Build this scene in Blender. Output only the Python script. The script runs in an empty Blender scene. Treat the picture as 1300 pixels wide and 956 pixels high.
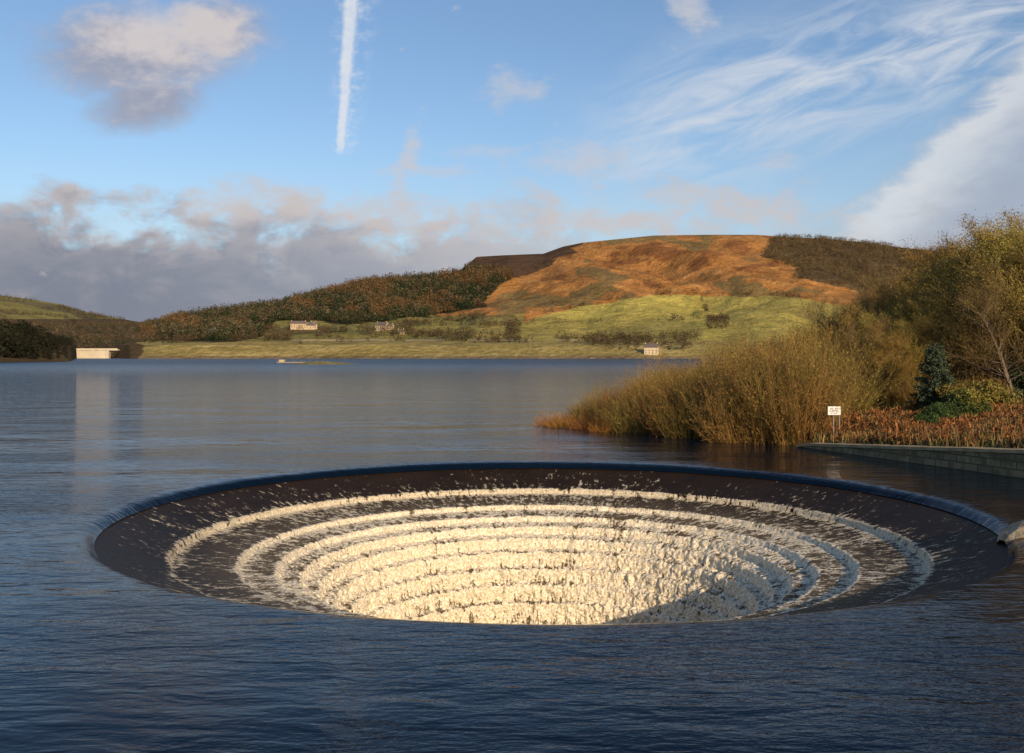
import bpy, math, random
import numpy as np
from mathutils import Vector
random.seed(7); rng=np.random.default_rng(11)
F=1261.0; H=4.37; HY=451.0
BC=(0.93,28.48)
scene=bpy.context.scene
scene.view_settings.view_transform='Standard'
scene.view_settings.look='None'
scene.view_settings.exposure=0

# ---------------------------------------------------------------- helpers
def link(o,parent=None):
    scene.collection.objects.link(o)
    if parent: o.parent=parent
    return o
def mesh_np(name,V,Fc,mat=None,col=None,smooth=False,parent=None,attrs=None,addobj=True):
    me=bpy.data.meshes.new(name)
    V=np.ascontiguousarray(V,dtype=np.float32); Fc=np.ascontiguousarray(Fc,dtype=np.int32)
    n=len(V); m,k=Fc.shape
    me.vertices.add(n); me.vertices.foreach_set('co',V.ravel())
    me.loops.add(m*k); me.loops.foreach_set('vertex_index',Fc.ravel())
    me.polygons.add(m); me.polygons.foreach_set('loop_start',np.arange(0,m*k,k,dtype=np.int32))
    try: me.polygons.foreach_set('loop_total',np.full(m,k,dtype=np.int32))
    except Exception: pass
    me.polygons.foreach_set('use_smooth',np.full(m,smooth,dtype=bool))
    me.update(calc_edges=True)
    if col is not None:
        a=me.color_attributes.new('Col','FLOAT_COLOR','POINT')
        c=np.ones((n,4),dtype=np.float32); c[:,:3]=col; a.data.foreach_set('color',c.ravel())
    if attrs:
        for nm,arr in attrs.items():
            if arr.ndim==1:
                a=me.attributes.new(nm,'FLOAT','POINT'); a.data.foreach_set('value',arr.astype(np.float32))
            else:
                a=me.attributes.new(nm,'FLOAT_VECTOR','POINT'); a.data.foreach_set('vector',arr.astype(np.float32).ravel())
    if mat: me.materials.append(mat)
    if not addobj: return me
    return link(bpy.data.objects.new(name,me),parent)
def sstep(a,b,x):
    t=np.clip((x-a)/(b-a),0,1); return t*t*(3-2*t)
LAT=rng.random((256,256))
def vnoise(x,y,px=256,seed=0):
    x0=np.floor(x).astype(int); y0=np.floor(y).astype(int)
    fx=x-x0; fy=y-y0; fx=fx*fx*(3-2*fx); fy=fy*fy*(3-2*fy)
    def L(i,j): return LAT[((i%px)+seed*37)%256,(j+seed*91)%256]
    return (L(x0,y0)*(1-fx)+L(x0+1,y0)*fx)*(1-fy)+(L(x0,y0+1)*(1-fx)+L(x0+1,y0+1)*fx)*fy
def fbm(x,y,o=4,seed=0):
    s=0;a=.5;t=0
    for i in range(o):
        s=s+a*vnoise(x*2**i,y*2**i,seed=seed+i); t+=a; a*=.5
    return s/t
def inpoly(px,py,poly):
    c=np.zeros(np.shape(px),bool); n=len(poly)
    for i in range(n):
        x1,y1=poly[i]; x2,y2=poly[(i+1)%n]
        if y1==y2: continue
        cond=((y1>py)!=(y2>py))&(px<(x2-x1)*(py-y1)/(y2-y1)+x1)
        c=c^cond
    return c
def grid_faces(nr,nc,wrap=False):
    i=np.arange(nr-1)[:,None]; j=np.arange(nc if wrap else nc-1)[None,:]
    j2=(j+1)%nc
    a=i*nc+j; b=i*nc+j2; c=(i+1)*nc+j2; d=(i+1)*nc+j
    return np.stack([a,b,c,d],-1).reshape(-1,4)

# ---------------------------------------------------------------- node helper
class NT:
    def __init__(s,tree): s.t=tree; s.n=tree.nodes; s.l=tree.links
    def new(s,k): return s.n.new(k)
    def put(s,inp,v):
        if hasattr(v,'is_output'): s.l.new(v,inp)
        else: inp.default_value=v
    def m(s,op,a,b=None,c=None,clamp=False):
        n=s.new('ShaderNodeMath'); n.operation=op; n.use_clamp=clamp
        s.put(n.inputs[0],a)
        if b is not None: s.put(n.inputs[1],b)
        if c is not None: s.put(n.inputs[2],c)
        return n.outputs[0]
    def add(s,*a):
        r=a[0]
        for x in a[1:]: r=s.m('ADD',r,x)
        return r
    def sub(s,a,b): return s.m('SUBTRACT',a,b)
    def mul(s,*a):
        r=a[0]
        for x in a[1:]: r=s.m('MULTIPLY',r,x)
        return r
    def ss(s,a,b,x,lo=0.,hi=1.):
        n=s.new('ShaderNodeMapRange'); n.interpolation_type='SMOOTHSTEP'
        s.put(n.inputs['Value'],x); s.put(n.inputs['From Min'],a); s.put(n.inputs['From Max'],b)
        n.inputs['To Min'].default_value=lo; n.inputs['To Max'].default_value=hi
        return n.outputs[0]
    def xyz(s,x,y,z=0.):
        n=s.new('ShaderNodeCombineXYZ'); s.put(n.inputs[0],x); s.put(n.inputs[1],y); s.put(n.inputs[2],z); return n.outputs[0]
    def sep(s,v):
        n=s.new('ShaderNodeSeparateXYZ'); s.l.new(v,n.inputs[0]); return n.outputs
    def noise(s,vec,scale=1.,detail=4.,rough=.55,dist=0.,col=False):
        n=s.new('ShaderNodeTexNoise'); 
        if vec is not None: s.l.new(vec,n.inputs['Vector'])
        n.inputs['Scale'].default_value=scale; n.inputs['Detail'].default_value=detail
        n.inputs['Roughness'].default_value=rough; n.inputs['Distortion'].default_value=dist
        return n.outputs['Color' if col else 'Fac']
    def mix(s,f,a,b,mode='MIX'):
        n=s.new('ShaderNodeMix'); n.data_type='RGBA'; n.blend_type=mode
        s.put(n.inputs[0],f)
        for i,v in ((6,a),(7,b)):
            if isinstance(v,tuple): v=(*v,1.) if len(v)==3 else v
            s.put(n.inputs[i],v)
        return n.outputs[2]
    def mapping(s,vec,scale=(1,1,1),rot=(0,0,0),loc=(0,0,0)):
        n=s.new('ShaderNodeMapping'); s.l.new(vec,n.inputs[0])
        n.inputs['Scale'].default_value=scale; n.inputs['Rotation'].default_value=rot; n.inputs['Location'].default_value=loc
        return n.outputs[0]
    def bump(s,h,strength=1.,dist=.1,normal=None):
        n=s.new('ShaderNodeBump'); n.inputs['Strength'].default_value=strength; n.inputs['Distance'].default_value=dist
        s.l.new(h,n.inputs['Height'])
        if normal is not None: s.l.new(normal,n.inputs['Normal'])
        return n.outputs[0]
    def attr(s,name,out='Color'):
        n=s.new('ShaderNodeAttribute'); n.attribute_name=name; return n.outputs[out]
def newmat(name):
    m=bpy.data.materials.new(name); m.use_nodes=True
    t=NT(m.node_tree); b=m.node_tree.nodes['Principled BSDF']
    return m,t,b
def objco(t):
    n=t.new('ShaderNodeTexCoord'); return n.outputs['Object']
def geopos(t):
    n=t.new('ShaderNodeNewGeometry'); return n.outputs['Position']

# ---------------------------------------------------------------- materials
def mat_foliage(name,rough=.75,spec=.2,var=.25,trans=False):
    m,t,b=newmat(name)
    c=t.attr('Col')
    oi=t.new('ShaderNodeObjectInfo')
    v=t.m('MULTIPLY_ADD',oi.outputs['Random'],var*2,1-var)
    n=t.new('ShaderNodeHueSaturation'); t.l.new(c,n.inputs['Color']); t.l.new(v,n.inputs['Value'])
    t.l.new(t.m('MULTIPLY_ADD',oi.outputs['Random'],.03,.484),n.inputs['Hue'])
    t.l.new(n.outputs[0],b.inputs['Base Color'])
    b.inputs['Roughness'].default_value=rough; b.inputs['Specular IOR Level'].default_value=spec
    return m
M_tree=mat_foliage('twig_and_leaf')
M_wood_far=mat_foliage('woodland',.9,.1,0)
def mat_noise(name,c1,c2,scale=3.,rough=.85,bump=.3,bd=.05,spec=.3):
    m,t,b=newmat(name)
    p=objco(t); n=t.noise(p,scale,6,.6)
    t.l.new(t.mix(t.ss(.3,.7,n),c1,c2),b.inputs['Base Color'])
    b.inputs['Roughness'].default_value=rough; b.inputs['Specular IOR Level'].default_value=spec
    n2=t.noise(p,scale*5,5,.6)
    t.l.new(t.bump(n2,bump,bd),b.inputs['Normal'])
    return m
# land
def mat_land():
    m,t,b=newmat('moor_and_field')
    c=t.attr('Col'); p=geopos(t)
    n1=t.noise(p,.012,7,.68); n2=t.noise(p,.12,5,.65)
    f=t.add(t.mul(t.sub(n1,.5),1.6),t.mul(t.sub(n2,.5),1.5),1.)
    x=t.mix(1.,c,t.xyz(f,f,f),'MULTIPLY')
    t.l.new(x,b.inputs['Base Color']); b.inputs['Roughness'].default_value=.95; b.inputs['Specular IOR Level'].default_value=.05
    t.l.new(t.bump(t.add(n1,t.mul(n2,.25)),.8,22),b.inputs['Normal'])
    return m
M_land=mat_land()
def mat_bank():
    m,t,b=newmat('bank_earth')
    p=geopos(t); n1=t.noise(p,.5,6,.65); n2=t.noise(p,5,5,.6)
    c=t.mix(t.ss(.35,.6,n1),(.10,.085,.03),(.16,.09,.035)); c=t.mix(t.ss(.55,.75,n2),c,(.05,.035,.02))
    t.l.new(c,b.inputs['Base Color']); b.inputs['Roughness'].default_value=.95; b.inputs['Specular IOR Level'].default_value=.1
    t.l.new(t.bump(n2,.8,.1),b.inputs['Normal']); return m
M_bank=mat_bank()
def mat_water():
    m,t,b=newmat('lake_water')
    p=geopos(t)
    a=t.noise(t.mapping(p,(.8,2.0,1),(0,0,.25)),1.,2,.5,.5)
    a2=t.noise(t.mapping(p,(2.8,6.5,1),(0,0,-.2)),1.,3,.6,.3)
    a3=t.noise(t.mapping(p,(.10,.22,1),(0,0,.3)),1.,2,.5)
    px_,py_,pz_=t.sep(p)[:3]
    gust=t.ss(.35,.65,t.noise(t.mapping(p,(.05,.09,1)),1.,2,.5))
    far=t.ss(34.,240.,py_)
    amp=t.m('MULTIPLY_ADD',far,1.7,.34)
    amp2=t.m('MULTIPLY_ADD',gust,.9,.3)
    h=t.add(t.mul(a,.55,amp),t.mul(a2,.12,amp2),t.mul(a3,1.0))
    t.l.new(t.bump(h,1.,.20),b.inputs['Normal'])
    b.inputs['Base Color'].default_value=(.002,.007,.018,1)
    t.l.new(t.m('MULTIPLY_ADD',t.ss(60.,600.,py_),.28,.05),b.inputs['Roughness'])
    b.inputs['IOR'].default_value=1.33; b.inputs['Specular IOR Level'].default_value=.20
    return m
M_water=mat_water()
def mat_spill():
    m,t,b=newmat('wet_stone_and_foam')
    foam=t.attr('foam','Fac'); pol=t.attr('pol','Vector'); p=geopos(t)
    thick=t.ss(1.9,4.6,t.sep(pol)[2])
    streak=t.noise(t.mapping(pol,(1,1,.28)),8.5,4,.6)
    mott=t.noise(p,3.8,4,.62,.4); fine=t.noise(p,15,3,.6)
    n=t.add(t.mul(streak,.44),t.mul(mott,.38),t.mul(fine,.18))
    th=t.m('MULTIPLY_ADD',foam,-.205,.622)
    f=t.ss(t.sub(th,.04),t.add(th,.05),n)
    dark=t.mix(t.noise(p,.8,3,.6),(.009,.006,.004),(.036,.021,.011))
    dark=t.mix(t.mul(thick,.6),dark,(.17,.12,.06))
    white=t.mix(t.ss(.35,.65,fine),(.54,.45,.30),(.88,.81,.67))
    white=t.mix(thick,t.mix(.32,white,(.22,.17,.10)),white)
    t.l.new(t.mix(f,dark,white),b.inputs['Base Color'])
    t.l.new(t.m('MULTIPLY_ADD',f,.25,.42),b.inputs['Roughness'])
    b.inputs['IOR'].default_value=1.33; b.inputs['Specular IOR Level'].default_value=.10
    hh=t.add(t.mul(f,.6),t.mul(fine,.6),t.mul(streak,.5))
    t.l.new(t.bump(hh,.9,.08),b.inputs['Normal'])
    return m
M_spill=mat_spill()
def mat_wall():
    m,t,b=newmat('stone_wall')
    uv=t.attr('uvw','Vector')
    br=t.new('ShaderNodeTexBrick'); t.l.new(uv,br.inputs['Vector'])
    br.inputs['Scale'].default_value=1.; br.inputs['Brick Width'].default_value=.7; br.inputs['Row Height'].default_value=.28
    br.inputs['Mortar Size'].default_value=.02
    br.inputs['Color1'].default_value=(.28,.21,.11,1); br.inputs['Color2'].default_value=(.17,.13,.07,1); br.inputs['Mortar'].default_value=(.05,.045,.03,1)
    p=geopos(t); n=t.noise(p,2.5,6,.65)
    c=t.mix(t.ss(.4,.7,n),br.outputs['Color'],(.10,.08,.035))
    t.l.new(c,b.inputs['Base Color']); b.inputs['Roughness'].default_value=.9
    t.l.new(t.bump(t.add(t.mul(br.outputs['Fac'],-1.),n),.7,.04),b.inputs['Normal']); return m
M_wall=mat_wall()
M_cope=mat_noise('coping_stone',(.44,.34,.20),(.27,.21,.12),2.,.9,.5,.03)
M_conc=mat_noise('pale_concrete',(.40,.33,.23),(.22,.17,.12),3.5,.9,.8,.05)
M_pale=mat_noise('viaduct_stone',(.62,.55,.44),(.5,.45,.36),.1,.9,.1,.1)
M_hstone=mat_noise('house_stone',(.55,.43,.29),(.42,.33,.22),.6,.9,.2,.05)
M_hwhite=mat_noise('house_render',(.62,.52,.38),(.5,.42,.3),.6,.9,.2,.05)
M_roof=mat_noise('slate_roof',(.10,.085,.08),(.16,.13,.12),.8,.8,.2,.05)
M_glass=mat_noise('window_dark',(.02,.02,.025),(.03,.03,.035),1.,.2,0.,.01,.5)
M_signw=mat_noise('sign_white',(.8,.8,.78),(.7,.7,.68),3.,.6,.05,.01)
M_signr=mat_noise('sign_lettering',(.05,.04,.04),(.08,.05,.05),3.,.6,.0,.01)
M_post=mat_noise('post_wood',(.15,.13,.11),(.22,.19,.16),6.,.8,.3,.01)

# ---------------------------------------------------------------- far terrain
SKY=[(-900,330),(-400,345),(0,375),(40,380),(80,387),(110,396),(150,404),(177,409),(200,405),(240,402),(300,394),(350,388),(380,379),(430,367),(460,359),(500,355),(560,350),(585,343),(605,326),(640,324),(690,322),(715,313),(740,308),(790,303),(830,299),(900,298),(960,298),(1000,301),(1050,303),(1100,308),(1150,315),(1200,319),(1230,323),(1300,331),(1500,350),(2300,370)]
SH=[(-900,450),(-100,560),(0,600),(80,640),(90,700),(98,1400),(145,1400),(165,1210),(800,1210),(1300,1210),(2300,900)]
RD=[(-900,3600),(110,3500),(185,2900),(250,2150),(500,2350),(600,2550),(1300,2700),(2300,2500)]
def ip(tab,x): a=np.array(tab,float); return np.interp(x,a[:,0],a[:,1])
def far_z(px,Y):
    px=np.asarray(px,float); Y=np.asarray(Y,float)
    Ys=ip(SH,px); Yr=ip(RD,px); E=HY-ip(SKY,px)
    t=(Y-Ys)/(Yr-Ys)
    X=(px-650)/F*Y
    eb=13.
    tt=np.clip((t-.05)/.95,0,1)
    e0=-(H+.3)*F/Ys; tb=np.clip(t/.05,-1.5,1)
    e=np.where(t<.05,e0+(eb-e0)*tb,eb+(E-eb)*tt*(1.2-.2*tt))
    z=H+e*Y/F
    zr=H+E*Yr/F
    z=np.where(t>1,zr-(Y-Yr)*.12,z)
    amp=np.sin(np.clip(tt,0,1)*math.pi)**.7
    rid=np.abs(fbm(X/420+.3*Y/900,Y/1000,4,3)-.5)*2
    z=z+amp*(rid-.35)*62*np.clip(E/150,.25,1)
    z=z+amp*(fbm(X/110,Y/150,4,9)-.5)*44*np.clip(E/150,.3,1)
    z=np.where(t<0,np.maximum(z,-12),z)
    return z
pxs=np.concatenate([np.arange(-900,-10,8),np.arange(-10,1320,2.2),np.arange(1320,2300,8)])
tr=np.concatenate([[-.08,-.02],np.linspace(0,.06,26),np.linspace(.062,1.0,330),[1.02,1.05,1.1,1.2,1.4,1.8,2.6]])
PX,T=np.meshgrid(pxs,tr)
YY=ip(SH,PX)+T*(ip(RD,PX)-ip(SH,PX))
ZZ=far_z(PX,YY); XX=(PX-650)/F*YY
SY=HY-(ZZ-H)/YY*F
wob=(fbm(XX/70,YY/70,4,2)-.5)
px_=PX+wob*26; sy_=SY+(fbm(XX/60,YY/60,4,6)-.5)*9
FIELD=[(652,414),(700,397),(780,381),(850,374),(1000,377),(1062,388),(1120,396),(1120,445),(640,445)]
MOORD=[(575,345),(605,318),(690,314),(742,300),(752,306),(700,333),(660,352),(640,362),(600,360)]
W1=[(178,411),(200,400),(240,392),(300,380),(380,365),(460,344),(510,340),(590,338),(640,342),(652,352),(628,368),(612,388),(560,398),(520,404),(480,410),(440,412),(400,405),(345,408),(330,427),(290,433),(200,431),(180,425)]
W2=[(975,312),(1000,290),(1060,290),(1130,298),(1240,310),(1400,325),(1400,430),(1180,400),(1130,378),(1060,362),(1010,354),(1015,342),(972,327)]
col=np.zeros(PX.shape+(3,)); 
def setc(mask,c): col[mask]=c
parcel=LAT[(np.floor((XX+wob*30)/75).astype(int))%256,(np.floor((YY+XX*.3)/140).astype(int))%256]
setc(np.ones(PX.shape,bool),(.38,.18,.056))                       # bracken
lowf=((px_<660)&(sy_>399))
setc(lowf,(.19,.175,.065)); setc(lowf&(parcel>.5),(.26,.225,.07)); setc(lowf&(parcel<.25),(.15,.12,.05))
setc((sy_>409)&(px_>600),(.30,.25,.08))
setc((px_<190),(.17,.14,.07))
g=inpoly(px_,sy_,FIELD); setc(g,(.40,.34,.09))
f2=g&(px_>888+(sy_-375)*.5); setc(f2,(.355,.30,.085))
f3=g&(px_<888)&(sy_>404+(px_-700)*.03); setc(f3,(.32,.27,.08))
setc(inpoly(px_,sy_,MOORD),(.10,.06,.035))
setc(inpoly(px_,sy_,W1),(.05,.042,.022)); setc(inpoly(px_,sy_,W2),(.11,.075,.04))
low=(sy_>433); setc(low&(px_>150),(.29,.23,.08))
setc(low&(px_>150)&(fbm(XX/60,YY/9,3,4)>.56),(.35,.28,.11))
setc((SY>431)&(SY<432.6)&(PX>370)&(PX<790)&(fbm(XX/40,YY/400,3,14)>.42),(.45,.36,.22))
setc((SY>452.2),(.22,.17,.10))
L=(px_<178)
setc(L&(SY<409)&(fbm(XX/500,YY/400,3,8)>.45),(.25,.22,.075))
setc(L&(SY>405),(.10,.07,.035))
orange=(col[...,0]==.38)
nz=fbm(XX/90,YY/150,5,12)
setc(orange&(nz>.60),(.22,.15,.06)); setc(orange&(nz<.38),(.25,.11,.04)); setc(orange&(nz>.5)&(nz<.53),(.42,.22,.08))
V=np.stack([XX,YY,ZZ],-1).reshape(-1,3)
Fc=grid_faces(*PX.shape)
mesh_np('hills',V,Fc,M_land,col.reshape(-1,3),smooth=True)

# ---------------------------------------------------------------- near bank
POLY=[(14.0,46.5),(18.2,35.3),(22,26),(28,8),(60,-60),(420,-60),(420,900),(230,800),(80,320),(32,165),(14,100),(8,72),(4.5,63),(9,56.5),(12.2,51)]
def seg_d(x,y,poly):
    d=np.full(np.shape(x),1e9)
    for i in range(len(poly)):
        x1,y1=poly[i]; x2,y2=poly[(i+1)%len(poly)]
        dx,dy=x2-x1,y2-y1; t=np.clip(((x-x1)*dx+(y-y1)*dy)/(dx*dx+dy*dy),0,1)
        d=np.minimum(d,np.hypot(x-x1-t*dx,y-y1-t*dy))
    return d
def bank_z(x,y):
    x=np.asarray(x,float); y=np.asarray(y,float)
    d=seg_d(x,y,POLY); s=np.where(inpoly(x,y,POLY),d,-d)
    B=np.interp(y,[26,35.3,46.5,52],[1.2,.92,.22,.15])
    z=np.where(s<0,np.maximum(s*.8,-6)-.3,np.interp(s,[0,.35,3,12,30,120,400],[-.3,0,.35,1.2,2.2,7,20]))
    z=z+np.where(s>0,B*sstep(0,.35,s),0)
    z=z+np.where(s>1,(fbm(x/3,y/3,4,1)-.5)*.5*sstep(1,4,s),0)
    return z
xa=np.concatenate([np.arange(-2,45,.35),np.arange(45,160,2.5),np.arange(160,430,15)]); ya=np.concatenate([np.arange(-60,15,3),np.arange(15,75,.35),np.arange(75,200,2.5),np.arange(200,910,20)])
GX,GY=np.meshgrid(xa,ya); GZ=bank_z(GX,GY)
mesh_np('bank_ground',np.stack([GX,GY,GZ],-1).reshape(-1,3),grid_faces(*GX.shape),M_bank,smooth=True)

# retaining wall
def wall():
    par=link(bpy.data.objects.new('stone_retaining_wall',None))
    pts=[(13.6,47.3),(14.0,46.5),(18.2,35.3),(22,26),(28,8)]
    P=[];
    for i in range(len(pts)-1):
        a=Vector(pts[i]); b=Vector(pts[i+1]); n=max(2,int((b-a).length/.8))
        for k in range(n): P.append(a+(b-a)*k/n)
    P.append(Vector(pts[-1]))
    V=[];U=[];V2=[];s=0
    fcs=[];f2=[]
    for i,p in enumerate(P):
        q=P[min(i+1,len(P)-1)]-P[max(i-1,0)]; q.normalize(); nrm=Vector((q.y,-q.x)); nrm=-nrm if nrm.x>0 else nrm
        if i: s+=(p-P[i-1]).length
        top=float(np.interp(p.y,[26,35.3,46.5,47.3],[1.2,.98,.22,.1]))-.10
        for (o,z) in ((.22,-1.2),(.03,top),(-.55,top),(-.5,-1.2)):
            c=p+nrm*o; V.append((c.x,c.y,z)); U.append((s,z+ (0 if o>-.1 else -o),0))
        jt=random.uniform(-.012,.012)
        for (o,z) in ((.10,top+.004),(.11,top+.13+jt),(-.56,top+.15+jt),(-.56,top+.004)):
            c=p+nrm*o; V2.append((c.x,c.y,z))
        if i:
            b=4*i
            for k in range(3): fcs.append((b-4+k,b-3+k,b+1+k,b+k)) 
            for k in range(4): f2.append((b-4+k,b-4+(k+1)%4,b+(k+1)%4,b+k))
    mesh_np('masonry',np.array(V),np.array(fcs),M_wall,parent=par,attrs={'uvw':np.array(U)})
    mesh_np('coping',np.array(V2),np.array(f2),M_cope,parent=par)
wall()

# ---------------------------------------------------------------- lake
NC=1440
th=np.linspace(0,2*math.pi,NC,endpoint=False)-math.pi/2
lr=np.array([11.90,11.95,12.0,12.05,12.12,12.2,12.32,12.5,12.9,13.6]); lz=np.array([-.225,-.19,-.15,-.11,-.07,-.042,-.02,-.008,-.002,0])
lr2=np.geomspace(14.5,9500,46); lr=np.concatenate([lr,lr2]); lz=np.concatenate([lz,np.zeros(46)])
R_,TH=np.meshgrid(lr,th,indexing='ij'); Z_=np.repeat(lz[:,None],NC,1)
V=np.stack([BC[0]+R_*np.cos(TH),BC[1]+R_*np.sin(TH),Z_],-1).reshape(-1,3)
mesh_np('lake_water',V,grid_faces(len(lr),NC,True),M_water,smooth=True)

# ---------------------------------------------------------------- bellmouth spillway
PR=[(12.06,-.21,-.1),(11.8,-.28,.0),(11.3,-.46,.12),(10.8,-.645,.12),(10.35,-.80,.26),(10.2,-.84,.85),(10.14,-1.0,.95),(10.05,-1.03,.68),(9.8,-1.06,.40),(9.1,-1.15,.32),(8.6,-1.2,.43),(8.5,-1.22,1.0),(8.42,-1.36,1.05),(8.3,-1.38,.75),(7.9,-1.43,.5),(7.6,-1.46,.55),(7.5,-1.48,1.15),(7.4,-1.64,1.15),(7.25,-1.67,.8),(6.9,-1.72,.68),(6.84,-1.76,1.25),(6.78,-1.98,1.1),(6.4,-2.05,.78),(6.34,-2.1,1.3),(6.28,-2.4,1.05),(6.0,-2.46,.75),(5.95,-2.52,1.3),(5.88,-2.9,.98),(5.65,-2.95,.74),(5.6,-3.0,1.3),(5.55,-3.4,.94),(5.38,-3.45,.74),(5.34,-3.5,1.3),(5.3,-3.95,.94),(5.15,-4.0,.74),(5.1,-4.06,1.3),(5.07,-4.6,.94),(4.95,-4.65,.8),(4.92,-5.4,.95),(4.82,-5.45,.95),(4.8,-10,.95)]
PR=np.array(PR); ds=np.hypot(np.diff(PR[:,0]),np.diff(PR[:,1])); S=np.concatenate([[0],np.cumsum(ds)])
sv=np.concatenate([np.arange(0,S[-3],.035),np.linspace(S[-3],S[-1],30)])
pr=np.interp(sv,S,PR[:,0]); pz=np.interp(sv,S,PR[:,1]); pf=np.interp(sv,S,PR[:,2])
dr=np.gradient(pr,sv+np.arange(len(sv))*1e-6); dz=np.gradient(pz,sv+np.arange(len(sv))*1e-6)
ker=np.ones(5)/5
for k_ in range(2):
    dr=np.convolve(dr,ker,'same'); dz=np.convolve(dz,ker,'same')
ln=np.hypot(dr,dz)+1e-6; nr_=dz/ln; nz_=-dr/ln
SS,TT=np.meshgrid(sv,th,indexing='ij')
A=TT/(2*math.pi)+.25
def pn(cells,sc,seed):
    return vnoise(A*cells,SS*sc,px=cells,seed=seed)
n1=.34*pn(200,3.2,1)+.33*pn(256,9,2)+.33*vnoise(A*512,SS*16,px=512,seed=3)
lipn=pn(120,.4,5)
big=pn(22,.35,6)
foamv=np.repeat(pf[:,None],NC,1)
disp=(n1-.45)*.27*np.clip(foamv,0,1)**1.3
disp=disp*np.clip((SS-1.9)/6,.12,1)
RR=pr[:,None]+nr_[:,None]*disp; RZ=pz[:,None]+nz_[:,None]*disp
RR=RR+ (lipn-.5)*.06*(foamv>.5)
V=np.stack([BC[0]+RR*np.cos(TT),BC[1]+RR*np.sin(TT),RZ],-1).reshape(-1,3)
K=9.
pol=np.stack([np.cos(TT)*K,np.sin(TT)*K,SS],-1).reshape(-1,3)
fa=foamv+(lipn-.5)*.3+(big-.5)*.35+(n1-.45)*.5*(foamv>.5)
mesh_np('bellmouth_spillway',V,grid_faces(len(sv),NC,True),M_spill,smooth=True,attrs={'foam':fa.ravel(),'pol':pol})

# concrete nose beside the rim
def nose():
    pr_=[(0,-.2),(.12,-.02),(.3,.10),(.55,.22),(1.0,.34),(1.8,.44),(3.4,.55),(6.5,.8)]
    V=[];F_=[]
    for i,(x,z) in enumerate(pr_):
        for (yy,zz) in ((-.1-.10*i,-1.5),(-.06*i,z-.10),(.10,z+.02),(.32,z+.03),(.5+.12*i,z-.08),(.6+.2*i,-1.5)):
            V.append((12.0+x+random.uniform(-.02,.02),24.1+yy+random.uniform(-.03,.03),zz+random.uniform(-.02,.02)))
        if i:
            b=6*i
            for k in range(5): F_.append((b-6+k,b-5+k,b+1+k,b+k))
    mesh_np('concrete_pier_nose',np.array(V),np.array(F_),M_conc)
nose()

# ---------------------------------------------------------------- distant woodland
def rand_tri(C,size,n):
    a=rng.normal(size=(n,3,3)); a/=np.linalg.norm(a,axis=2,keepdims=True)
    return C[:,None,:]+a*size[:,None,None]
def crowns(B,Ht,Rd,kind,colr,K):
    n=len(B); tot=n*K
    u=rng.random((n,K)); ang=rng.random((n,K))*2*math.pi
    rr=np.sqrt(rng.random((n,K)))*.9+.1
    cone=(kind==0)[:,None]
    h=np.where(cone,.08+.92*(1-np.sqrt(1-u*.98)),.25+.7*u)
    env=np.where(cone,(1-h)*1.05+.04,np.sqrt(np.clip(1-((h-.6)/.42)**2,0.02,1)))
    r=Rd[:,None]*env*rr
    C=np.stack([B[:,0:1]+r*np.cos(ang),B[:,1:2]+r*np.sin(ang),B[:,2:3]+h*Ht[:,None]],-1).reshape(-1,3)
    size=(np.repeat(Ht,K)*np.where(np.repeat(kind==0,K),.10,.11))*(rng.random(tot)*.6+.6)
    size=size*np.where(np.repeat(kind==0,K),(1.15-h.ravel()*.75),1)
    Tt=rand_tri(C,size,tot)
    c=np.repeat(colr,K,0)*(rng.random((tot,1))*.6+.7)
    return Tt.reshape(-1,3),np.repeat(c,3,0)
def scatter_wood(name,N,pxr,yr,test,Hr,kindf,colf,K,mat=M_wood_far,hf=None):
    px=rng.uniform(*pxr,N); Y=np.sqrt(rng.uniform(yr[0]**2,yr[1]**2,N))
    z=far_z(px,Y); sy=HY-(z-H)/Y*F; X=(px-650)/F*Y
    ok=test(px,sy,X,Y,z)&(z>1.5)
    px,Y,z,X,sy=px[ok],Y[ok],z[ok],X[ok],sy[ok]; n=len(px)
    Ht=rng.uniform(Hr[0],Hr[1],n); kind=kindf(px,sy,n); colr=colf(px,sy,kind,n)
    if hf is not None: Ht=Ht*hf(px,X,Y)
    Rd=np.where(kind==0,Ht*.24,Ht*.42)
    V,c=crowns(np.stack([X,Y,z-.5],-1),Ht,Rd,kind,colr,K)
    mesh_np(name,V,np.arange(len(V)).reshape(-1,3),mat,c)
CON=np.array((.026,.042,.018)); LAR=np.array((.135,.08,.038)); BAR=np.array((.10,.078,.045)); OLI=np.array((.125,.09,.045))
def c_w1(px,sy,k,n):
    stand=fbm(px/30,sy/10,3,71)
    c=np.where((k==0)[:,None],CON,BAR)
    lar=((px>410)&(stand<.48)&(rng.random(n)<.85))|((px<=410)&(stand<.33)); c=np.where(lar[:,None],LAR,c)
    return c*(rng.random((n,1))*.9+.5)
scatter_wood('hillside_woodland',25000,(175,660),(1215,2500),lambda px,sy,X,Y,z:inpoly(px+(fbm(X/60,Y/60,3,2)-.5)*20,sy,W1)&(fbm(X/80,Y/120,3,20)>.27),(9,22),
   lambda px,sy,n:np.where(rng.random(n)<.80,0,1),c_w1,40)
scatter_wood('moorland_edge_woodland',13000,(960,1400),(1900,2700),lambda px,sy,X,Y,z:inpoly(px+(fbm(X/60,Y/60,3,2)-.5)*24,sy,W2)&(fbm(X/50,Y/90,3,25)>.36),(6,14),
   lambda px,sy,n:np.where(rng.random(n)<.10,0,1),lambda px,sy,k,n:np.where((k==0)[:,None],CON,OLI)*(rng.random((n,1))*.9+.5),34)
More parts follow.
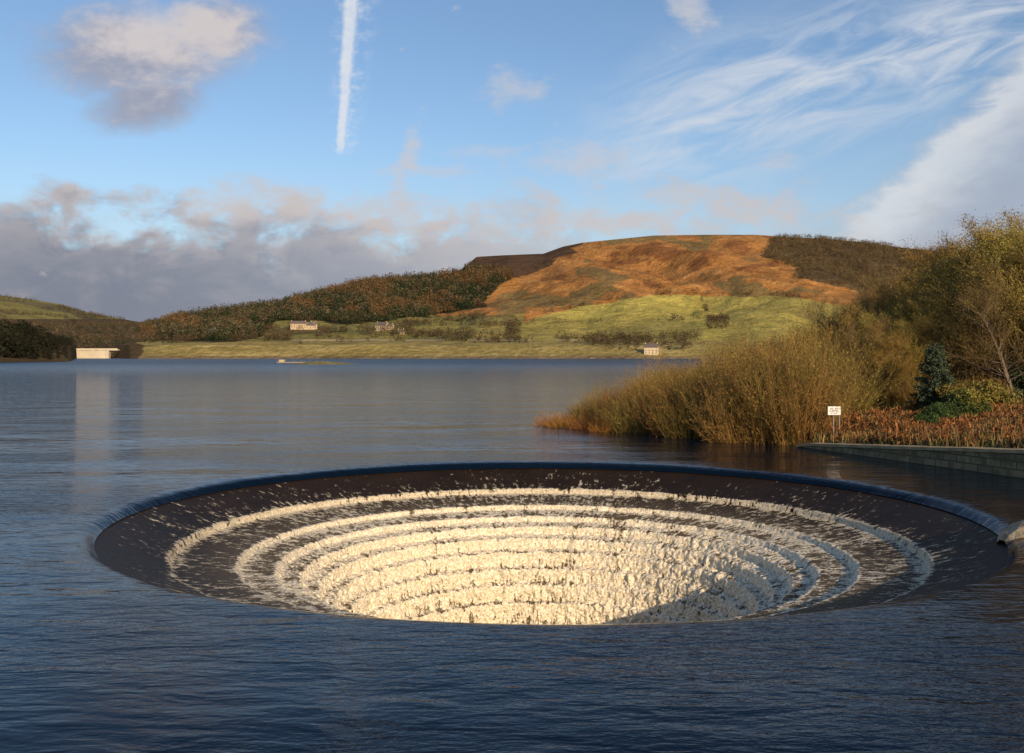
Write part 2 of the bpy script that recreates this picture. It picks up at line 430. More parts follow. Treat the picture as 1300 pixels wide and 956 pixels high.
scatter_wood('shadowed_plantation',2600,(-400,94),(640,1100),lambda px,sy,X,Y,z:(px<94)&(fbm(X/30,Y/60,3,33)>.3),(9,20),
   lambda px,sy,n:np.where(rng.random(n)<.6,0,1),lambda px,sy,k,n:np.array((.018,.018,.010))*(rng.random((n,1))*.8+.6)*np.ones((n,3)),110,  # cloud shadow over this wood is put into the near-black tree colour
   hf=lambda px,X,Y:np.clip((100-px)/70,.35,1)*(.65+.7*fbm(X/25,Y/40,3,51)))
scatter_wood('valley_woodland',9000,(-300,200),(1400,3500),lambda px,sy,X,Y,z:((fbm(X/260,Y/260,3,30)>.54)|(sy>413))&(sy>ip(SKY,px)+1),(9,15),
   lambda px,sy,n:np.where(rng.random(n)<.5,0,1),lambda px,sy,k,n:np.where((k==0)[:,None],CON,BAR)*(rng.random((n,1))*.5+.7),24)
def t_low(px,sy,X,Y,z):
    a=(px<660)&(sy>400)&(sy<434)&(fbm(X/40,Y/60,3,40)>.575)
    hed=(np.abs(((sy-405+(fbm(X/90,Y/90,2,55)-.5)*8)%9.5)-1)<.8)&(px<660)&(sy>404)&(sy<436)&(fbm(X/60,Y/60,2,44)>.40)
    b=(px>745)&(px<880)&(sy>428)&(sy<446)&(fbm(X/30,Y/60,3,41)>.46)
    c=(px>560)&(px<900)&(sy>428)&(sy<436)&(fbm(X/30,Y/60,3,47)>.47)
    d=(np.abs(px-(886+(sy-372)*.45))<1.3)&(sy>372)&(sy<418)
    e=(np.abs(sy-(411-(px-660)*.02))<1.2)&(px>655)&(px<900)&(fbm(X/30,Y/60,2,49)>.5)
    f=(px>898)&(px<925)&(sy>404)&(sy<418)
    top=(np.abs(sy-(ip([(650,413),(700,396),(780,380),(850,373),(1000,376),(1100,392)],px)))<1.)&(px>650)&(px<1100)&(fbm(X/40,Y/60,2,59)>.45)
    return a|b|c|d|hed|e|f|top
scatter_wood('hedgerow_trees',30000,(180,1100),(1225,2300),t_low,(5,13),lambda px,sy,n:np.where(rng.random(n)<.25,0,1),
   lambda px,sy,k,n:np.where((k==0)[:,None],CON,np.where(rng.random((n,1))<.5,BAR,OLI*.8))*(rng.random((n,1))*.6+.5),34)
def t_scr(px,sy,X,Y,z):
    return (px>660)&(px<990)&(sy>ip(SKY,px)+8)&(sy<392)&~inpoly(px,sy,FIELD)&(fbm(X/90,Y/150,3,60)>.60)
scatter_wood('hill_scrub',9000,(640,1000),(1700,2650),t_scr,(3,6),lambda px,sy,n:np.ones(n),lambda px,sy,k,n:OLI*.8*(rng.random((n,1))*.5+.6),18)

# ---------------------------------------------------------------- houses
def box_parts(name,parent,x0,x1,y0,y1,z0,z1,mat):
    V=[(x,y,z) for z in (z0,z1) for x,y in ((x0,y0),(x1,y0),(x1,y1),(x0,y1))]
    return mesh_np(name,np.array(V),np.array([(0,1,5,4),(1,2,6,5),(2,3,7,6),(3,0,4,7),(4,5,6,7),(3,2,1,0)]),mat,parent=parent)
def house(name,px,Y,w,d,hw,hr,mat,rot=0.,wing=True,dz=0.):
    z=float(far_z(px,Y))+dz; X=(px-650)/F*Y
    e=link(bpy.data.objects.new(name,None)); e.location=(X,Y,z-.6); e.rotation_euler=(0,0,rot)
    def block(tag,x0,x1,y0,y1,h,r):
        box_parts('walls'+tag,e,x0,x1,y0,y1,-5,h,mat)
        ym=(y0+y1)/2
        V=[(x0,y0,h),(x1,y0,h),(x1,y1,h),(x0,y1,h),(x0,ym,h+r),(x1,ym,h+r)]
        me=bpy.data.meshes.new('gables'); me.from_pydata(V,[],[(0,4,3),(1,2,5)]); me.materials.append(mat); link(bpy.data.objects.new('gables'+tag,me),e)
        o=.4; k=r/((y1-y0)/2)
        V=[(x0-o,y0-o,h-o*k+.15),(x1+o,y0-o,h-o*k+.15),(x1+o,ym,h+r+.15),(x0-o,ym,h+r+.15),(x0-o,y1+o,h-o*k+.15),(x1+o,y1+o,h-o*k+.15)]
        me=bpy.data.meshes.new('roof'); me.from_pydata(V,[],[(0,1,2,3),(3,2,5,4)]); me.materials.append(M_roof); link(bpy.data.objects.new('roof'+tag,me),e)
        for i,cx in enumerate((x0+1.2,x1-1.2)): box_parts('chimney%s_%d'%(tag,i),e,cx-.5,cx+.5,ym-.5,ym+.5,h+r-.8,h+r+1.3,mat)
        n=max(2,int((x1-x0)/3.6)); fl=[1.0] if h<4.6 else [1.0,4.0]
        for i in range(n):
            cx=x0+(i+.5)*(x1-x0)/n
            for j,zz in enumerate(fl):
                if i==n//2 and j==0: box_parts('door'+tag,e,cx-.5,cx+.5,y0-.05,y0+.05,.2,2.3,M_glass)
                else: box_parts('window%s_%d_%d'%(tag,i,j),e,cx-.55,cx+.55,y0-.05,y0+.05,zz,zz+1.3,M_glass)
    block('',-w/2,w/2,-d/2,d/2,hw,hr)
    if wing: block('_wing',w/2+.05,w/2+w*.55,-d/2+.8,d/2-.6,hw*.62,hr*.8)
house('stone_farmhouse',379,1560,24,10,7,4.5,M_hstone,.12,True,2.5)
house('stone_farmhouse',398,1580,10,8,6,4,M_hstone,.4,False,2.5)
house('stone_cottage',485,1560,19,9,5.5,5,M_hstone,-.4,True,3.5)
house('stone_cottage',266,1480,18,9,5,4,M_hstone,.2,True,4)
house('stone_cottage',509,1500,10,7,3.5,3,M_hstone,.2,False,1)
house('lakeside_house',827,1236,17,10,8.5,5,M_hwhite,-.25,False,0)
# viaduct
def viaduct():
    e=link(bpy.data.objects.new('stone_viaduct',None)); Y=1375
    x0=(91-650)/F*Y; x1=(138-650)/F*Y; 
    box_parts('deck',e,x0,x1+14,Y-4,Y+4,11.0,12.6,M_pale)
    box_parts('parapet',e,x0,x1+14,Y-4.3,Y-3.9,12.65,13.8,M_pale)
    n=5; w=(x1-x0)/n
    for i in range(n+1):
        box_parts('pier_%d'%i,e,x0+i*w-1.3,x0+i*w+1.3,Y-3.5,Y+3.5,-2,10.95,M_pale)
    box_parts('spandrel_wall',e,x0,x1,Y-2.6,Y+2.6,-2,10.9,M_pale)
viaduct()
# islet / pontoon
def islet():
    n=60;m=14; V=[];Y0=480;X0=(405-650)/F*Y0
    for j in range(m):
        for i in range(n):
            a=2*math.pi*i/n; r=j/(m-1)
            wv=1+.25*math.sin(3*a+1)+.12*math.sin(7*a)
            V.append((X0+15*r*wv*math.cos(a),Y0+15*r*wv*math.sin(a),1.3*(1-r**2)-.25+random.uniform(0,.5)*(1-r)))
    f=grid_faces(m,n,True)
    c=np.tile(np.array((.20,.17,.07)),(len(V),1))*(rng.random((len(V),1))*.9+.5)
    mesh_np('grassy_islet',np.array(V),f,M_wood_far,c)
    e=link(bpy.data.objects.new('floating_pontoon',None))
    x=(375-650)/F*560; y=560
    box_parts('deck',e,x-10,x+9,y-2,y+2,.1,.6,M_conc); box_parts('hut',e,x-9,x-6,y-1.5,y+1.5,.62,1.9,M_hstone)
    for i in range(5): box_parts('post_%d'%i,e,x-10+i*4.6,x-9.8+i*4.6,y-1.8,y-1.6,.62,1.7,M_post)
islet()

# ---------------------------------------------------------------- twig geometry
def tubes(P0,P1,R0,R1,sides=3):
    n=len(P0); D=P1-P0; D/=np.linalg.norm(D,axis=1,keepdims=True)+1e-9
    up=np.tile(np.array([0.13,.27,.95]),(n,1)); up[np.abs(D[:,2])>.9]=(1,0.1,0)
    A=np.cross(D,up); A/=np.linalg.norm(A,axis=1,keepdims=True); B=np.cross(D,A)
    V=np.zeros((n,2*sides,3))
    for k in range(sides):
        a=2*math.pi*k/sides; o=A*math.cos(a)+B*math.sin(a)
        V[:,k]=P0+o*R0[:,None]; V[:,sides+k]=P1+o*R1[:,None]
    base=(np.arange(n)*2*sides)[:,None]
    f=[]
    for k in range(sides):
        k2=(k+1)%sides
        f.append(np.concatenate([base+k,base+k2,base+sides+k2,base+sides+k],1))
    return V.reshape(-1,3),np.stack(f,1).reshape(-1,4)
def quads(C,size,colr,flat=0.):
    n=len(C); a=rng.normal(size=(n,3)); a/=np.linalg.norm(a,axis=1,keepdims=True)
    b=rng.normal(size=(n,3)); b-=a*(a*b).sum(1,keepdims=True); b/=np.linalg.norm(b,axis=1,keepdims=True)
    s=size[:,None]
    V=np.stack([C-a*s,C+b*s*.45,C+a*s,C-b*s*.45],1).reshape(-1,3)
    return V,np.arange(4*n).reshape(-1,4),np.repeat(colr,4,0)
def combine(parts):
    V=[];F_=[];C=[];o=0
    for v,f,c in parts: V.append(v);F_.append(f+o);C.append(c);o+=len(v)
    return np.concatenate(V),np.concatenate(F_),np.concatenate(C)
def segs_to(parts,S,cf):
    P0=np.array([s[0] for s in S]);P1=np.array([s[1] for s in S]);R0=np.array([s[2] for s in S]);R1=np.array([s[3] for s in S])
    v,f=tubes(P0,P1,R0,R1); c=np.repeat(cf(S),6,0); parts.append((v,f,c))
def rv(s=1.): return np.array([random.gauss(0,s),random.gauss(0,s),random.gauss(0,s)])
def unit(v): return v/(np.linalg.norm(v)+1e-9)
def bare_tree(name,Ht=10.,spread=.55,nl=16,twc=(.17,.13,.045),barkc=(.10,.08,.06),leafc=(.18,.16,.04),leaves=5000,seed=0,lsz=1.,low=.22):
    random.seed(seed); S=[];tips=[]
    def grow(p,d,L,r,lev):
        ns=4 if lev<2 else 3; q=p; dd=d
        pts=[p]
        for i in range(ns):
            dd=unit(dd+rv(.10 if lev==0 else .16)+np.array([0,0,.10 if lev else 0]))
            q2=q+dd*L/ns; a=r*(1-.75*i/ns); b=r*(1-.75*(i+1)/ns)
            S.append((q,q2,max(a,.007),max(b,.005),lev)); q=q2; pts.append(q)
        if lev>=2: tips.extend(pts[1:])
        nb={0:nl,1:10,2:6}.get(lev,0)
        for k in range(nb):
            t=random.uniform(low if lev==0 else .15,1); ii=min(int(t*ns),ns-1); fr=t*ns-ii
            pp=pts[ii]*(1-fr)+pts[ii+1]*fr
            side=unit(np.cross(dd,rv())); 
            ang=random.uniform(.5,1.0)*(spread/.55) if lev==0 else random.uniform(.35,.9)
            nd=unit(d*math.cos(ang)+side*math.sin(ang)+np.array([0,0,.15]))
            LL=(Ht*.44*(1-.55*t) if lev==0 else L*random.uniform(.4,.62))
            grow(pp,nd,LL,r*(.42 if lev==0 else .4)*(1-.4*t),lev+1)
    stems=2+seed%2
    for s in range(stems):
        grow(np.array([random.uniform(-.3,.3),random.uniform(-.3,.3),-.3]),unit(np.array([random.gauss(0,.16),random.gauss(0,.16),1])),Ht*random.uniform(.78,.95),Ht*.010,0)
    parts=[]
    def cf(S):
        l=np.array([s[4] for s in S])[:,None]; c=np.where(l<=1,np.array(barkc),np.array(twc)); return c*(rng.random((len(S),1))*.6+.7)
    segs_to(parts,S,cf)
    if leaves:
        T_=np.array(tips); idx=rng.integers(0,len(T_),leaves); C=T_[idx]+rng.normal(size=(leaves,3))*.15
        parts.append(quads(C,rng.uniform(.025,.06,leaves)*lsz,np.array(leafc)*(rng.random((leaves,1))*.9+.55)))
    V,F_,C=combine(parts)
    return mesh_np(name,V,F_,M_tree,C,addobj=False)
def willow(name,Ht=4.5,n=260,lean=.55,c1=(.21,.14,.038),c2=(.13,.095,.032),seed=0,R=1.0,leaves=1500,tw=7,dome=.3):
    random.seed(seed); S=[];tips=[]
    for k in range(n):
        a=random.uniform(0,6.283); rr=math.sqrt(random.random())*R
        p=np.array([math.cos(a)*rr,math.sin(a)*rr,-.4])
        ln_=lean*rr/R*random.uniform(.5,1.2)
        d=unit(np.array([math.cos(a)*ln_,math.sin(a)*ln_,1])+rv(.10)); L=Ht*random.uniform(.5,1.05)*(1-dome*rr/R)
        ns=5; q=p; r=random.uniform(.010,.019); key=random.random()
        for i in range(ns):
            d=unit(d+rv(.07)+np.array([0,0,.04])); q2=q+d*L/ns
            S.append((q,q2,r*(1-.8*i/ns),r*(1-.8*(i+1)/ns),key))
            if i>=1:
                for j in range(tw//3+ (random.random()<(tw%3)/3)):
                    fr=random.random(); pp=q+(q2-q)*fr; nd=unit(d+rv(.42)); LL=L*random.uniform(.08,.22)
                    pe=pp+nd*LL; S.append((pp,pe,.007,.004,key)); tips.append(pe)
            q=q2
        tips.append(q)
    parts=[]
    def cf(S):
        k=np.array([s[4] for s in S])[:,None]; return (np.array(c1)*k+np.array(c2)*(1-k))*(rng.random((len(S),1))*.4+.8)
    segs_to(parts,S,cf)
    T_=np.array(tips); idx=rng.integers(0,len(T_),leaves); C=T_[idx]+rng.normal(size=(leaves,3))*.15
    parts.append(quads(C,rng.uniform(.025,.055,leaves),np.array(c1)*(rng.random((leaves,1))*.8+.6)))
    V,F_,C=combine(parts)
    return mesh_np(name,V,F_,M_tree,C,addobj=False)
def place(name,me,x,y,z,s,sz=None,rot=None):
    o=bpy.data.objects.new(name,me); o.location=(x,y,z); o.rotation_euler=(random.gauss(0,.04),random.gauss(0,.04),random.uniform(0,6.28) if rot is None else rot)
    o.scale=(s,s,sz or s); link(o); return o
WC=[((.26,.165,.045),(.155,.105,.034)),((.24,.165,.04),(.14,.105,.032)),((.27,.145,.042),(.18,.095,.032)),((.21,.155,.042),(.14,.105,.035))]
OS=[willow('willow_mesh_%d'%i,4.5,230,.6+.13*i,seed=i,R=1.2,c1=WC[i][0],c2=WC[i][1],leaves=3500,tw=9) for i in range(4)]
OR_=willow('dogwood_mesh',2.,200,1.4,(.34,.16,.04),(.25,.12,.035),seed=20,R=.8,leaves=900)
# thicket
random.seed(5)
TOPB=[(690,526),(720,508),(745,494),(780,472),(830,452),(900,440),(960,422),(1030,412),(1070,400),(1300,385)]
def pxof(x,y): return 650+F*x/y
rows=[]
front=[(3.0,62.0),(3.8,61.0),(4.8,59.8),(5.8,58.0),(7.2,56.2),(8.6,54.6),(9.9,53),(11.1,51.4),(12.0,50.2),(12.9,49.2),(13.6,48.6)]
for (x,y) in front:
    for k in range(4):
        rows.append((x+random.uniform(-.5,.7)+k*.8,y+random.uniform(-.3,.6)+k*1.5,8+(16 if k==0 else 0)))
for k in range(46):
    y=random.uniform(54,82); px=random.uniform(800,1080); rows.append(((px-650)/F*y,y,0))
for (x,y,lo) in rows:
    px=pxof(x,y); top=ip(TOPB,px)+random.uniform(-12,26)+lo
    z=max(float(bank_z(x,y)),-.25); Ht=H+(HY-top)*y/F-z
    Ht=max(1.0,min(Ht,7)); s=Ht/4.2
    place('willow_bush',random.choice(OS),x,y,z,max(.5,s**.8),s)
for (x,y) in [(2.9,60.5),(3.5,60.4),(4.4,59.0),(2.5,61.4),(5.4,57.2)]:
    place('dogwood_bush',OR_,x,y,-.1,random.uniform(.55,.8))
# trees
random.seed(9)
BT=[bare_tree('bare_tree_mesh_%d'%i,10,.5+.08*i,15,seed=30+i,leaves=[24000,15000,24000,14000][i],low=.14,
    twc=[(.25,.18,.055),(.20,.14,.065),(.27,.165,.055),(.21,.15,.06)][i],barkc=[(.15,.12,.08),(.23,.19,.15),(.15,.11,.07),(.20,.16,.12)][i],leafc=[(.27,.21,.05),(.22,.14,.05),(.28,.185,.045),(.21,.175,.045)][i]) for i in range(4)]
TOPT=[(1040,410),(1060,398),(1090,386),(1112,366),(1150,352),(1200,334),(1230,310),(1275,286),(1320,290),(1500,270),(1800,250)]
def treeat(px,Y,slack,me=None,nm='bare_tree',wf=1.2):
    x=(px-650)/F*Y; z=float(bank_z(x,Y)); top=ip(TOPT,px)+slack
    Ht=H+(HY-top)*Y/F-z
    Ht=max(2.5,min(Ht,16)); s=Ht/9.6
    place(nm,me or random.choice(BT),x,Y,z,s*wf,s)
for px,Y,sl,k in [(1275,60,0,0),(1250,64,12,2),(1300,57,6,2),(1225,68,8,0),(1200,66,4,3),(1172,70,2,1),(1150,72,6,3),(1125,70,4,1),(1108,66,10,1),(1090,66,6,3),(1072,62,6,2),(1320,55,0,0),(1350,60,10,2),
    (1262,57,40,0),(1235,58,60,2),(1210,60,45,0),(1288,55,70,3),(1150,60,45,2),(1180,62,30,0),(1120,62,30,0),(1095,60,22,1),(1218,63,22,2),(1240,61,28,0),(1140,58,60,0),(1165,57,75,2),(1105,57,50,2),
    (1288,66,4,0),(1262,70,6,2),(1240,74,6,0),(1212,64,14,0),(1188,66,12,2),(1160,64,16,0),(1135,64,14,2),(1295,62,10,2),(1278,64,18,0),(1256,60,24,2)]:
    treeat(px,Y,sl,BT[k])
for k in range(64):
    px=random.uniform(1065,1600); treeat(px,random.uniform(62,105),random.uniform(6,60))
for k in range(20):
    px=random.uniform(1075,1400); Y=random.uniform(54,62); x=(px-650)/F*Y; z=float(bank_z(x,Y))
    s=random.uniform(.35,.6); place('willow_bush',random.choice(OS),x,Y,z,s,s*random.uniform(.8,1.2))
# conifer
def conifer(name,Ht=4.,R=1.25,c=(.045,.075,.035)):
    S=[(np.array([0,0,-.3]),np.array([0,0,Ht*.97]),.08,.01,0)]; C=[]
    random.seed(3)
    for k in range(170):
        h=random.uniform(.06,.97)*Ht; a=random.uniform(0,6.28); L=R*(1-h/Ht)**.75*random.uniform(.7,1.1)+.06
        p=np.array([0,0,h]); e=p+np.array([math.cos(a)*L,math.sin(a)*L,L*random.uniform(.05,.35)]); S.append((p,e,.02,.006,1))
        m=int(90*L/R)+15
        t=rng.random(m)**.6; C.append(p+(e-p)*t[:,None]+rng.normal(size=(m,3))*.09)
    parts=[]; segs_to(parts,S,lambda S:np.tile(np.array((.08,.06,.04)),(len(S),1)))
    C=np.concatenate(C); parts.append(quads(C,rng.uniform(.04,.10,len(C)),np.array(c)*(rng.random((len(C),1))*.9+.5)))
    V,F_,Cc=combine(parts); return mesh_np(name,V,F_,M_tree,Cc,addobj=False)
CM=conifer('spruce_mesh',c=(.06,.08,.045))
def at(px,Y): x=(px-650)/F*Y; return x,Y,float(bank_z(x,Y))
x,y,z=at(1184,53); place('spruce_tree',CM,x,y,z,1.05,(H+(HY-434)*53/F-z)/4.)
x,y,z=at(1292,56); place('spruce_tree',CM,x,y,z,1.1,1.3)
# rhododendron
def shrub(name,n=9000,c=(.05,.085,.02)):
    S=[];random.seed(8);C=[]
    lob=[(random.gauss(0,.6),random.gauss(0,.5),random.uniform(.4,1.3),random.uniform(.45,.8)) for _ in range(11)]
    for l in lob:
        S.append((np.array([0,0,-.2]),np.array(l[:3]),.05,.02,0))
        m=n//11; d=rng.normal(size=(m,3)); d/=np.linalg.norm(d,axis=1,keepdims=True)
        C.append(np.array(l[:3])+d*l[3]*(rng.random((m,1))**.35)*(1+.25*np.sin(d[:,0:1]*7+d[:,2:3]*5)))
    parts=[]; segs_to(parts,S,lambda S:np.tile(np.array((.08,.06,.04)),(len(S),1)))
    C=np.concatenate(C); C=C[C[:,2]>0]; parts.append(quads(C,rng.uniform(.05,.11,len(C)),np.array(c)*(rng.random((len(C),1))*1.1+.5)))
    V,F_,Cc=combine(parts); return mesh_np(name,V,F_,M_tree,Cc,addobj=False)
RM=shrub('rhododendron_mesh',6000,(.045,.07,.02)); RM2=shrub('gorse_mesh',7000,(.19,.16,.035))
for px,Y,s in [(1192,48,.6),(1218,50,.8),(1180,47,.45),(1205,49,.55)]:
    x,y,z=at(px,Y); place('rhododendron_bush',RM,x,y,z,s)
for px,Y,s in [(1232,50,.8),(1252,52,.9),(1214,52,.9)]:
    x,y,z=at(px,Y); place('gorse_bush',RM2,x,y,z,s)
# bracken mass
def bracken():
    N=12000
    y=rng.uniform(30,62,N); px=rng.uniform(1035,1500,N); x=(px-650)/F*y; z=bank_z(x,y)
    s=np.where(inpoly(x,y,POLY),seg_d(x,y,POLY),-1); patch=fbm(x/2.2,y/2.2,3,5)
    ok=(s>.9)&((s>3.2)|(rng.random(N)<.3))&(patch>.38); x,y,z,patch=x[ok],y[ok],z[ok],patch[ok]; n=len(x)
    K=18; sc_=rng.uniform(.5,1.35,(n,1))*(.4+1.5*patch)[:,None]
    a=rng.random((n,K))*6.283; L=rng.uniform(.3,.85,(n,K))*sc_; e=rng.uniform(.3,1.4,(n,K))
    B=np.stack([x,y,z-.03],-1)[:,None,:].repeat(K,1)
    D=np.stack([np.cos(a)*np.cos(e),np.sin(a)*np.cos(e),np.sin(e)],-1)
    mid=B+D*L[...,None]*.55; tip=mid+(D*np.array([1,1,.1])-np.array([0,0,.25]))*L[...,None]*.5
    W=np.stack([-np.sin(a),np.cos(a),rng.normal(size=a.shape)*.5],-1)*.028
    V=np.stack([B,mid-W,tip,mid+W],2).reshape(-1,3)
    pick=rng.random((n,1)); c=np.where(pick<.62,np.array((.30,.13,.038)),np.where(pick<.82,np.array((.22,.14,.05)),np.array((.13,.08,.035))))[:,None,:]*(rng.random((n,K,1))*.8+.55)
    mesh_np('bracken',V,np.arange(len(V)).reshape(-1,4),M_tree,np.repeat(c.reshape(-1,3),4,0))
    N=36000; y=rng.uniform(28,62,N); px=rng.uniform(1030,1500,N); x=(px-650)/F*y; z=bank_z(x,y)
    s=np.where(inpoly(x,y,POLY),seg_d(x,y,POLY),-1); ok=(s>.55); x,y,z=x[ok],y[ok],z[ok]; n=len(x)
    B=np.stack([x,y,z-.02],-1); tip=B+np.stack([rng.normal(size=n)*.12,rng.normal(size=n)*.12,rng.uniform(.15,.6,n)],-1)
    w=np.stack([rng.normal(size=n)*.02,rng.normal(size=n)*.02,np.zeros(n)],-1)
    V=np.stack([B-w,B+w,tip],1).reshape(-1,3)
    c=np.where(rng.random((n,1))<.5,np.array((.28,.19,.08)),np.array((.15,.13,.04)))
    mesh_np('grass',V,np.arange(len(V)).reshape(-1,3),M_tree,np.repeat(c,3,0))
bracken()
# sign
def sign():
    e=link(bpy.data.objects.new('warning_sign',None)); Y=46.9; x=(1059-650)/F*Y; z=float(bank_z(x,Y))
    zt=H+(HY-516)*Y/F
    box_parts('board',e,x-.30,x+.30,Y-.02,Y+.02,zt-.40,zt,M_signw)
    for i,dx in enumerate((-.02,.26)): box_parts('post_%d'%i,e,x+dx-.03,x+dx+.03,Y+.024,Y+.084,z-.3,zt-.03,M_post)
    for j,(w,h,zz) in enumerate(((.2,.05,-.09),(.24,.035,-.17),(.22,.035,-.23),(.16,.035,-.30))):
        n=7
        for i in range(n):
            if (i*3+j)%5==4: continue
            xx=x-w+2*w*i/n; box_parts('lettering_%d_%d'%(j,i),e,xx,xx+2*w/n*.7,Y-.024,Y-.021,zt+zz-h,zt+zz,M_signr)
sign()

# ---------------------------------------------------------------- sky
SUN_EL=math.radians(17.5); PHI=math.radians(25)
w=bpy.data.worlds.new('World'); scene.world=w; w.use_nodes=True
t=NT(w.node_tree); bg=w.node_tree.nodes['Background']
sk=t.new('ShaderNodeTexSky'); sk.sky_type='NISHITA'; sk.sun_disc=False; sk.sun_elevation=SUN_EL; sk.sun_rotation=math.pi-PHI
sk.air_density=1.0; sk.dust_density=.6; sk.ozone_density=1.6
STR=.1
tc=t.new('ShaderNodeTexCoord'); X,Y,Z=t.sep(tc.outputs['Generated'])[:3]
ay=t.m('MAXIMUM',t.m('ABSOLUTE',Y),.12)
U=t.mul(t.m('DIVIDE',X,ay),F/100); Vv=t.mul(t.m('DIVIDE',Z,ay),F/100)
def nz(su,sv,det=5,ro=.55,seed=0.,dist=0.): return t.noise(t.xyz(t.mul(U,su),t.mul(Vv,sv),seed),1.,det,ro,dist)
def P(px,y): return (px-650)/100,(451-y)/100
def blob(px,y,a,b,rot=0.):
    uc,vc=P(px,y); du=t.sub(U,uc); dv=t.sub(Vv,vc)
    if rot:
        c,s=math.cos(rot),math.sin(rot)
        du,dv=t.add(t.mul(du,c),t.mul(dv,s)),t.add(t.mul(du,-s),t.mul(dv,c))
    q=t.add(t.m('POWER',t.m('ABSOLUTE',t.mul(du,100/a)),2.),t.m('POWER',t.m('ABSOLUTE',t.mul(dv,100/b)),2.))
    return t.m('EXPONENT',t.mul(q,-1.))
nA=nz(.9,1.6,6,.56,1.3,.3); nB=nz(2.4,4.2,5,.6,5.1,.2); nC=nz(.5,1.1,3,.5,9.)
nD=nz(5,8,4,.6,2.)
def over(base,colr,a): return t.mix(a,base,colr)
sky=t.mix(1.,sk.outputs[0],(1.10,1.20,1.34),'MULTIPLY')
k=1/STR
def K3(r,g_,b): return (r*k,g_*k,b*k)
base=sky
# horizon haze
hz=t.mul(t.ss(3.0,0.,Vv),.6); base=over(base,K3(.46,.51,.60),hz)
# cirrus fan
rot=math.atan2(190,600)
ur=t.add(t.mul(U,math.cos(rot)),t.mul(Vv,math.sin(rot))); vr=t.add(t.mul(U,-math.sin(rot)),t.mul(Vv,math.cos(rot)))
cn=t.noise(t.xyz(t.mul(ur,.8),t.mul(vr,3.0),4.),1.,6,.6,.7)
vc0=-.5*math.sin(rot)+ (451-225)/100*math.cos(rot)+.0
bandm=t.m('EXPONENT',t.mul(t.m('POWER',t.m('ABSOLUTE',t.mul(t.sub(vr,vc0+.15),1.3)),2.),-1.))
bandm=t.mul(bandm,t.ss(.1,2.8,U))
cir=t.mul(t.ss(.36,.80,t.add(cn,t.mul(nC,.15))),bandm)
base=over(base,K3(.66,.70,.76),t.mul(cir,.95))
# wedge at right
x1,y1=P(1055,285); x2,y2=P(1310,40); dx,dy=x2-x1,y2-y1; L_=math.hypot(dx,dy)
sd=t.add(t.mul(t.sub(U,x1),dy/L_),t.mul(t.sub(Vv,y1),-dx/L_),t.mul(t.sub(cn,.5),.6),t.mul(t.sub(nB,.5),.35))
wed=t.ss(-.08,.32,sd)
edge=t.mul(wed,t.ss(1.2,.25,sd))
wcol=t.mix(edge,K3(.38,.42,.51),K3(.70,.71,.73))
base=over(base,wcol,t.mul(wed,t.m('MULTIPLY_ADD',nC,.4,.62)))
# small puffs
def puff(base,b,th0=.5,th1=.85,n=nB,colr=K3(.58,.58,.62),op=.8):
    d=t.ss(th0,th1,t.add(t.mul(b,.42),t.mul(n,.75)))
    return over(base,colr,t.mul(d,op))
base=puff(base,blob(655,112,65,32,.1),.55,.9,op=.6)
base=puff(base,blob(880,15,50,40,-.5),.55,.88,op=.75)
base=puff(base,blob(518,200,16,60,-.3),.55,.85,op=.7); base=puff(base,blob(540,218,90,13),.55,.9,op=.6)
base=puff(base,blob(995,205,36,20),.55,.85,op=.6); base=puff(base,blob(740,205,90,34),.52,.85,op=.6); base=puff(base,blob(620,190,90,12),.55,.9,op=.4)
# cumulus upper left
cm=t.m('MAXIMUM',t.m('MAXIMUM',blob(180,66,160,76),blob(260,42,100,56)),t.mul(blob(190,128,95,48,.2),.95))
dn=t.ss(.44,.84,t.add(t.mul(cm,.66),t.mul(nA,.36),t.mul(nB,.30),-.08))
ccol=t.mix(t.ss(.33,.72,t.add(t.mul(nB,.7),t.mul(blob(225,38,120,52),.38))),K3(.33,.34,.42),K3(.68,.60,.57))
base=over(base,ccol,t.mul(dn,.88))
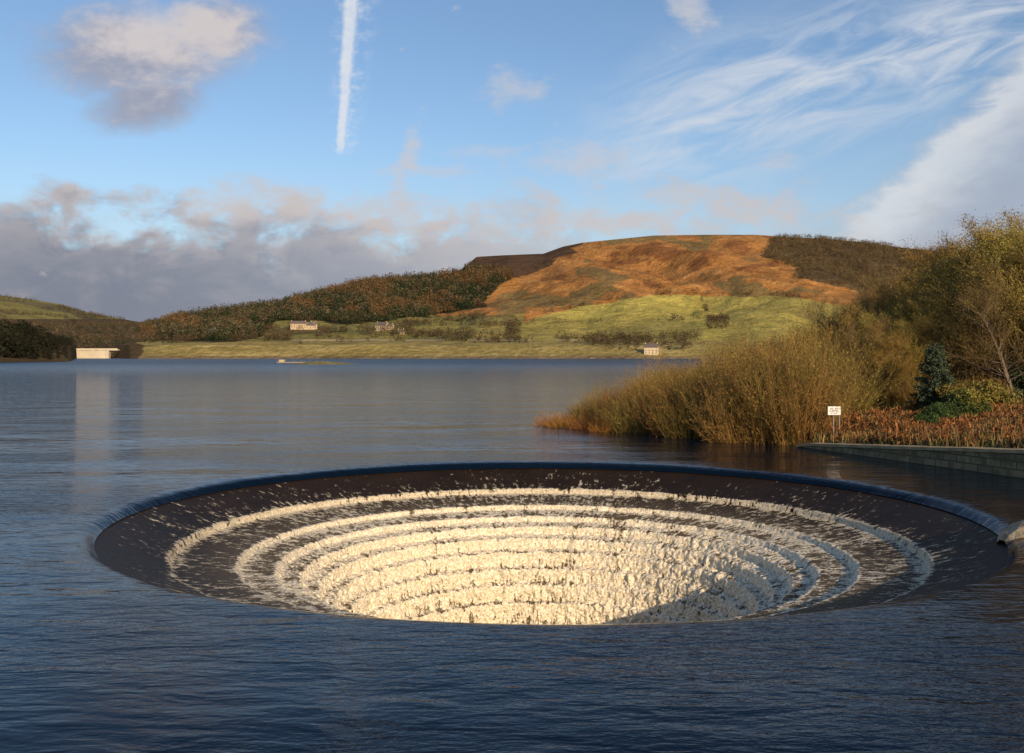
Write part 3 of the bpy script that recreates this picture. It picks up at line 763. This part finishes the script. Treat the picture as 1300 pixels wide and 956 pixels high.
# low bank
topv=t.m('MULTIPLY_ADD',t.ss(-6.5,3.,U),-.22,1.98)
bt=t.sub(t.add(topv,t.mul(t.sub(nA,.5),2.6),t.mul(t.sub(nB,.5),1.1)),Vv)
bank=t.mul(t.ss(-.15,.5,bt),t.ss(3.5,-1.5,U,.3,1.))
lit=t.mul(t.ss(1.1,.0,bt),t.ss(.3,.62,nB)); 
gcol=t.mix(t.ss(-5.5,2.0,U),K3(.19,.205,.27),K3(.40,.43,.50))
bcol=t.mix(t.m('MINIMUM',t.add(t.mul(lit,.75),t.mul(t.ss(.45,.72,nA),.3),t.mul(t.ss(-2.4,-1.,U),t.ss(1.6,.8,t.m('ABSOLUTE',U)),.2)),1.),gcol,K3(.60,.53,.51))
base=over(base,bcol,t.mul(bank,.94))
for (px,y,a,b) in ((780,280,160,22),(950,268,130,28),(500,275,130,36),(330,255,120,34),(870,245,80,18)):
    base=puff(base,blob(px,y,a,b),.50,.85,nB,K3(.60,.55,.54),.75)
# contrail
c0=P(432,195); c1=P(446,0); kk=(c1[0]-c0[0])/(c1[1]-c0[1])
du=t.sub(t.sub(U,c0[0]),t.mul(t.sub(Vv,c0[1]),kk)); du=t.add(du,t.mul(t.sub(nD,.5),.09),t.mul(t.sub(nB,.5),.06))
wd=t.m('MULTIPLY_ADD',t.sub(Vv,c0[1]),.022,.055)
core=t.ss(1.35,.4,t.m('DIVIDE',t.m('ABSOLUTE',du),wd))
fea=t.mul(t.ss(4.2,.2,t.m('DIVIDE',t.m('ABSOLUTE',t.sub(du,.06)),wd)),t.ss(.4,.7,nD),.6)
ct=t.mul(t.m('MAXIMUM',core,fea),t.ss(c0[1]-.05,c0[1]+.12,Vv),t.m('MULTIPLY_ADD',nD,.7,.42))
base=over(base,K3(.76,.78,.82),t.m('MINIMUM',ct,.9))
t.l.new(base,bg.inputs['Color']); bg.inputs['Strength'].default_value=STR

# ---------------------------------------------------------------- sun & camera
sl=bpy.data.lights.new('sun','SUN'); sl.energy=5.; sl.angle=math.radians(.5); sl.color=(1.,.76,.48)
so=bpy.data.objects.new('sun',sl); sv_=Vector((math.sin(PHI)*math.cos(SUN_EL),-math.cos(PHI)*math.cos(SUN_EL),math.sin(SUN_EL)))
so.rotation_euler=sv_.to_track_quat('Z','Y').to_euler(); so.location=sv_*200; link(so)
cd=bpy.data.cameras.new('camera'); cd.sensor_width=36; cd.lens=F/1300*36; cd.shift_y=-27/1300; cd.clip_start=.1; cd.clip_end=30000
co=bpy.data.objects.new('camera',cd); co.location=(0,0,H); co.rotation_euler=(math.pi/2,0,0); link(co); scene.camera=co
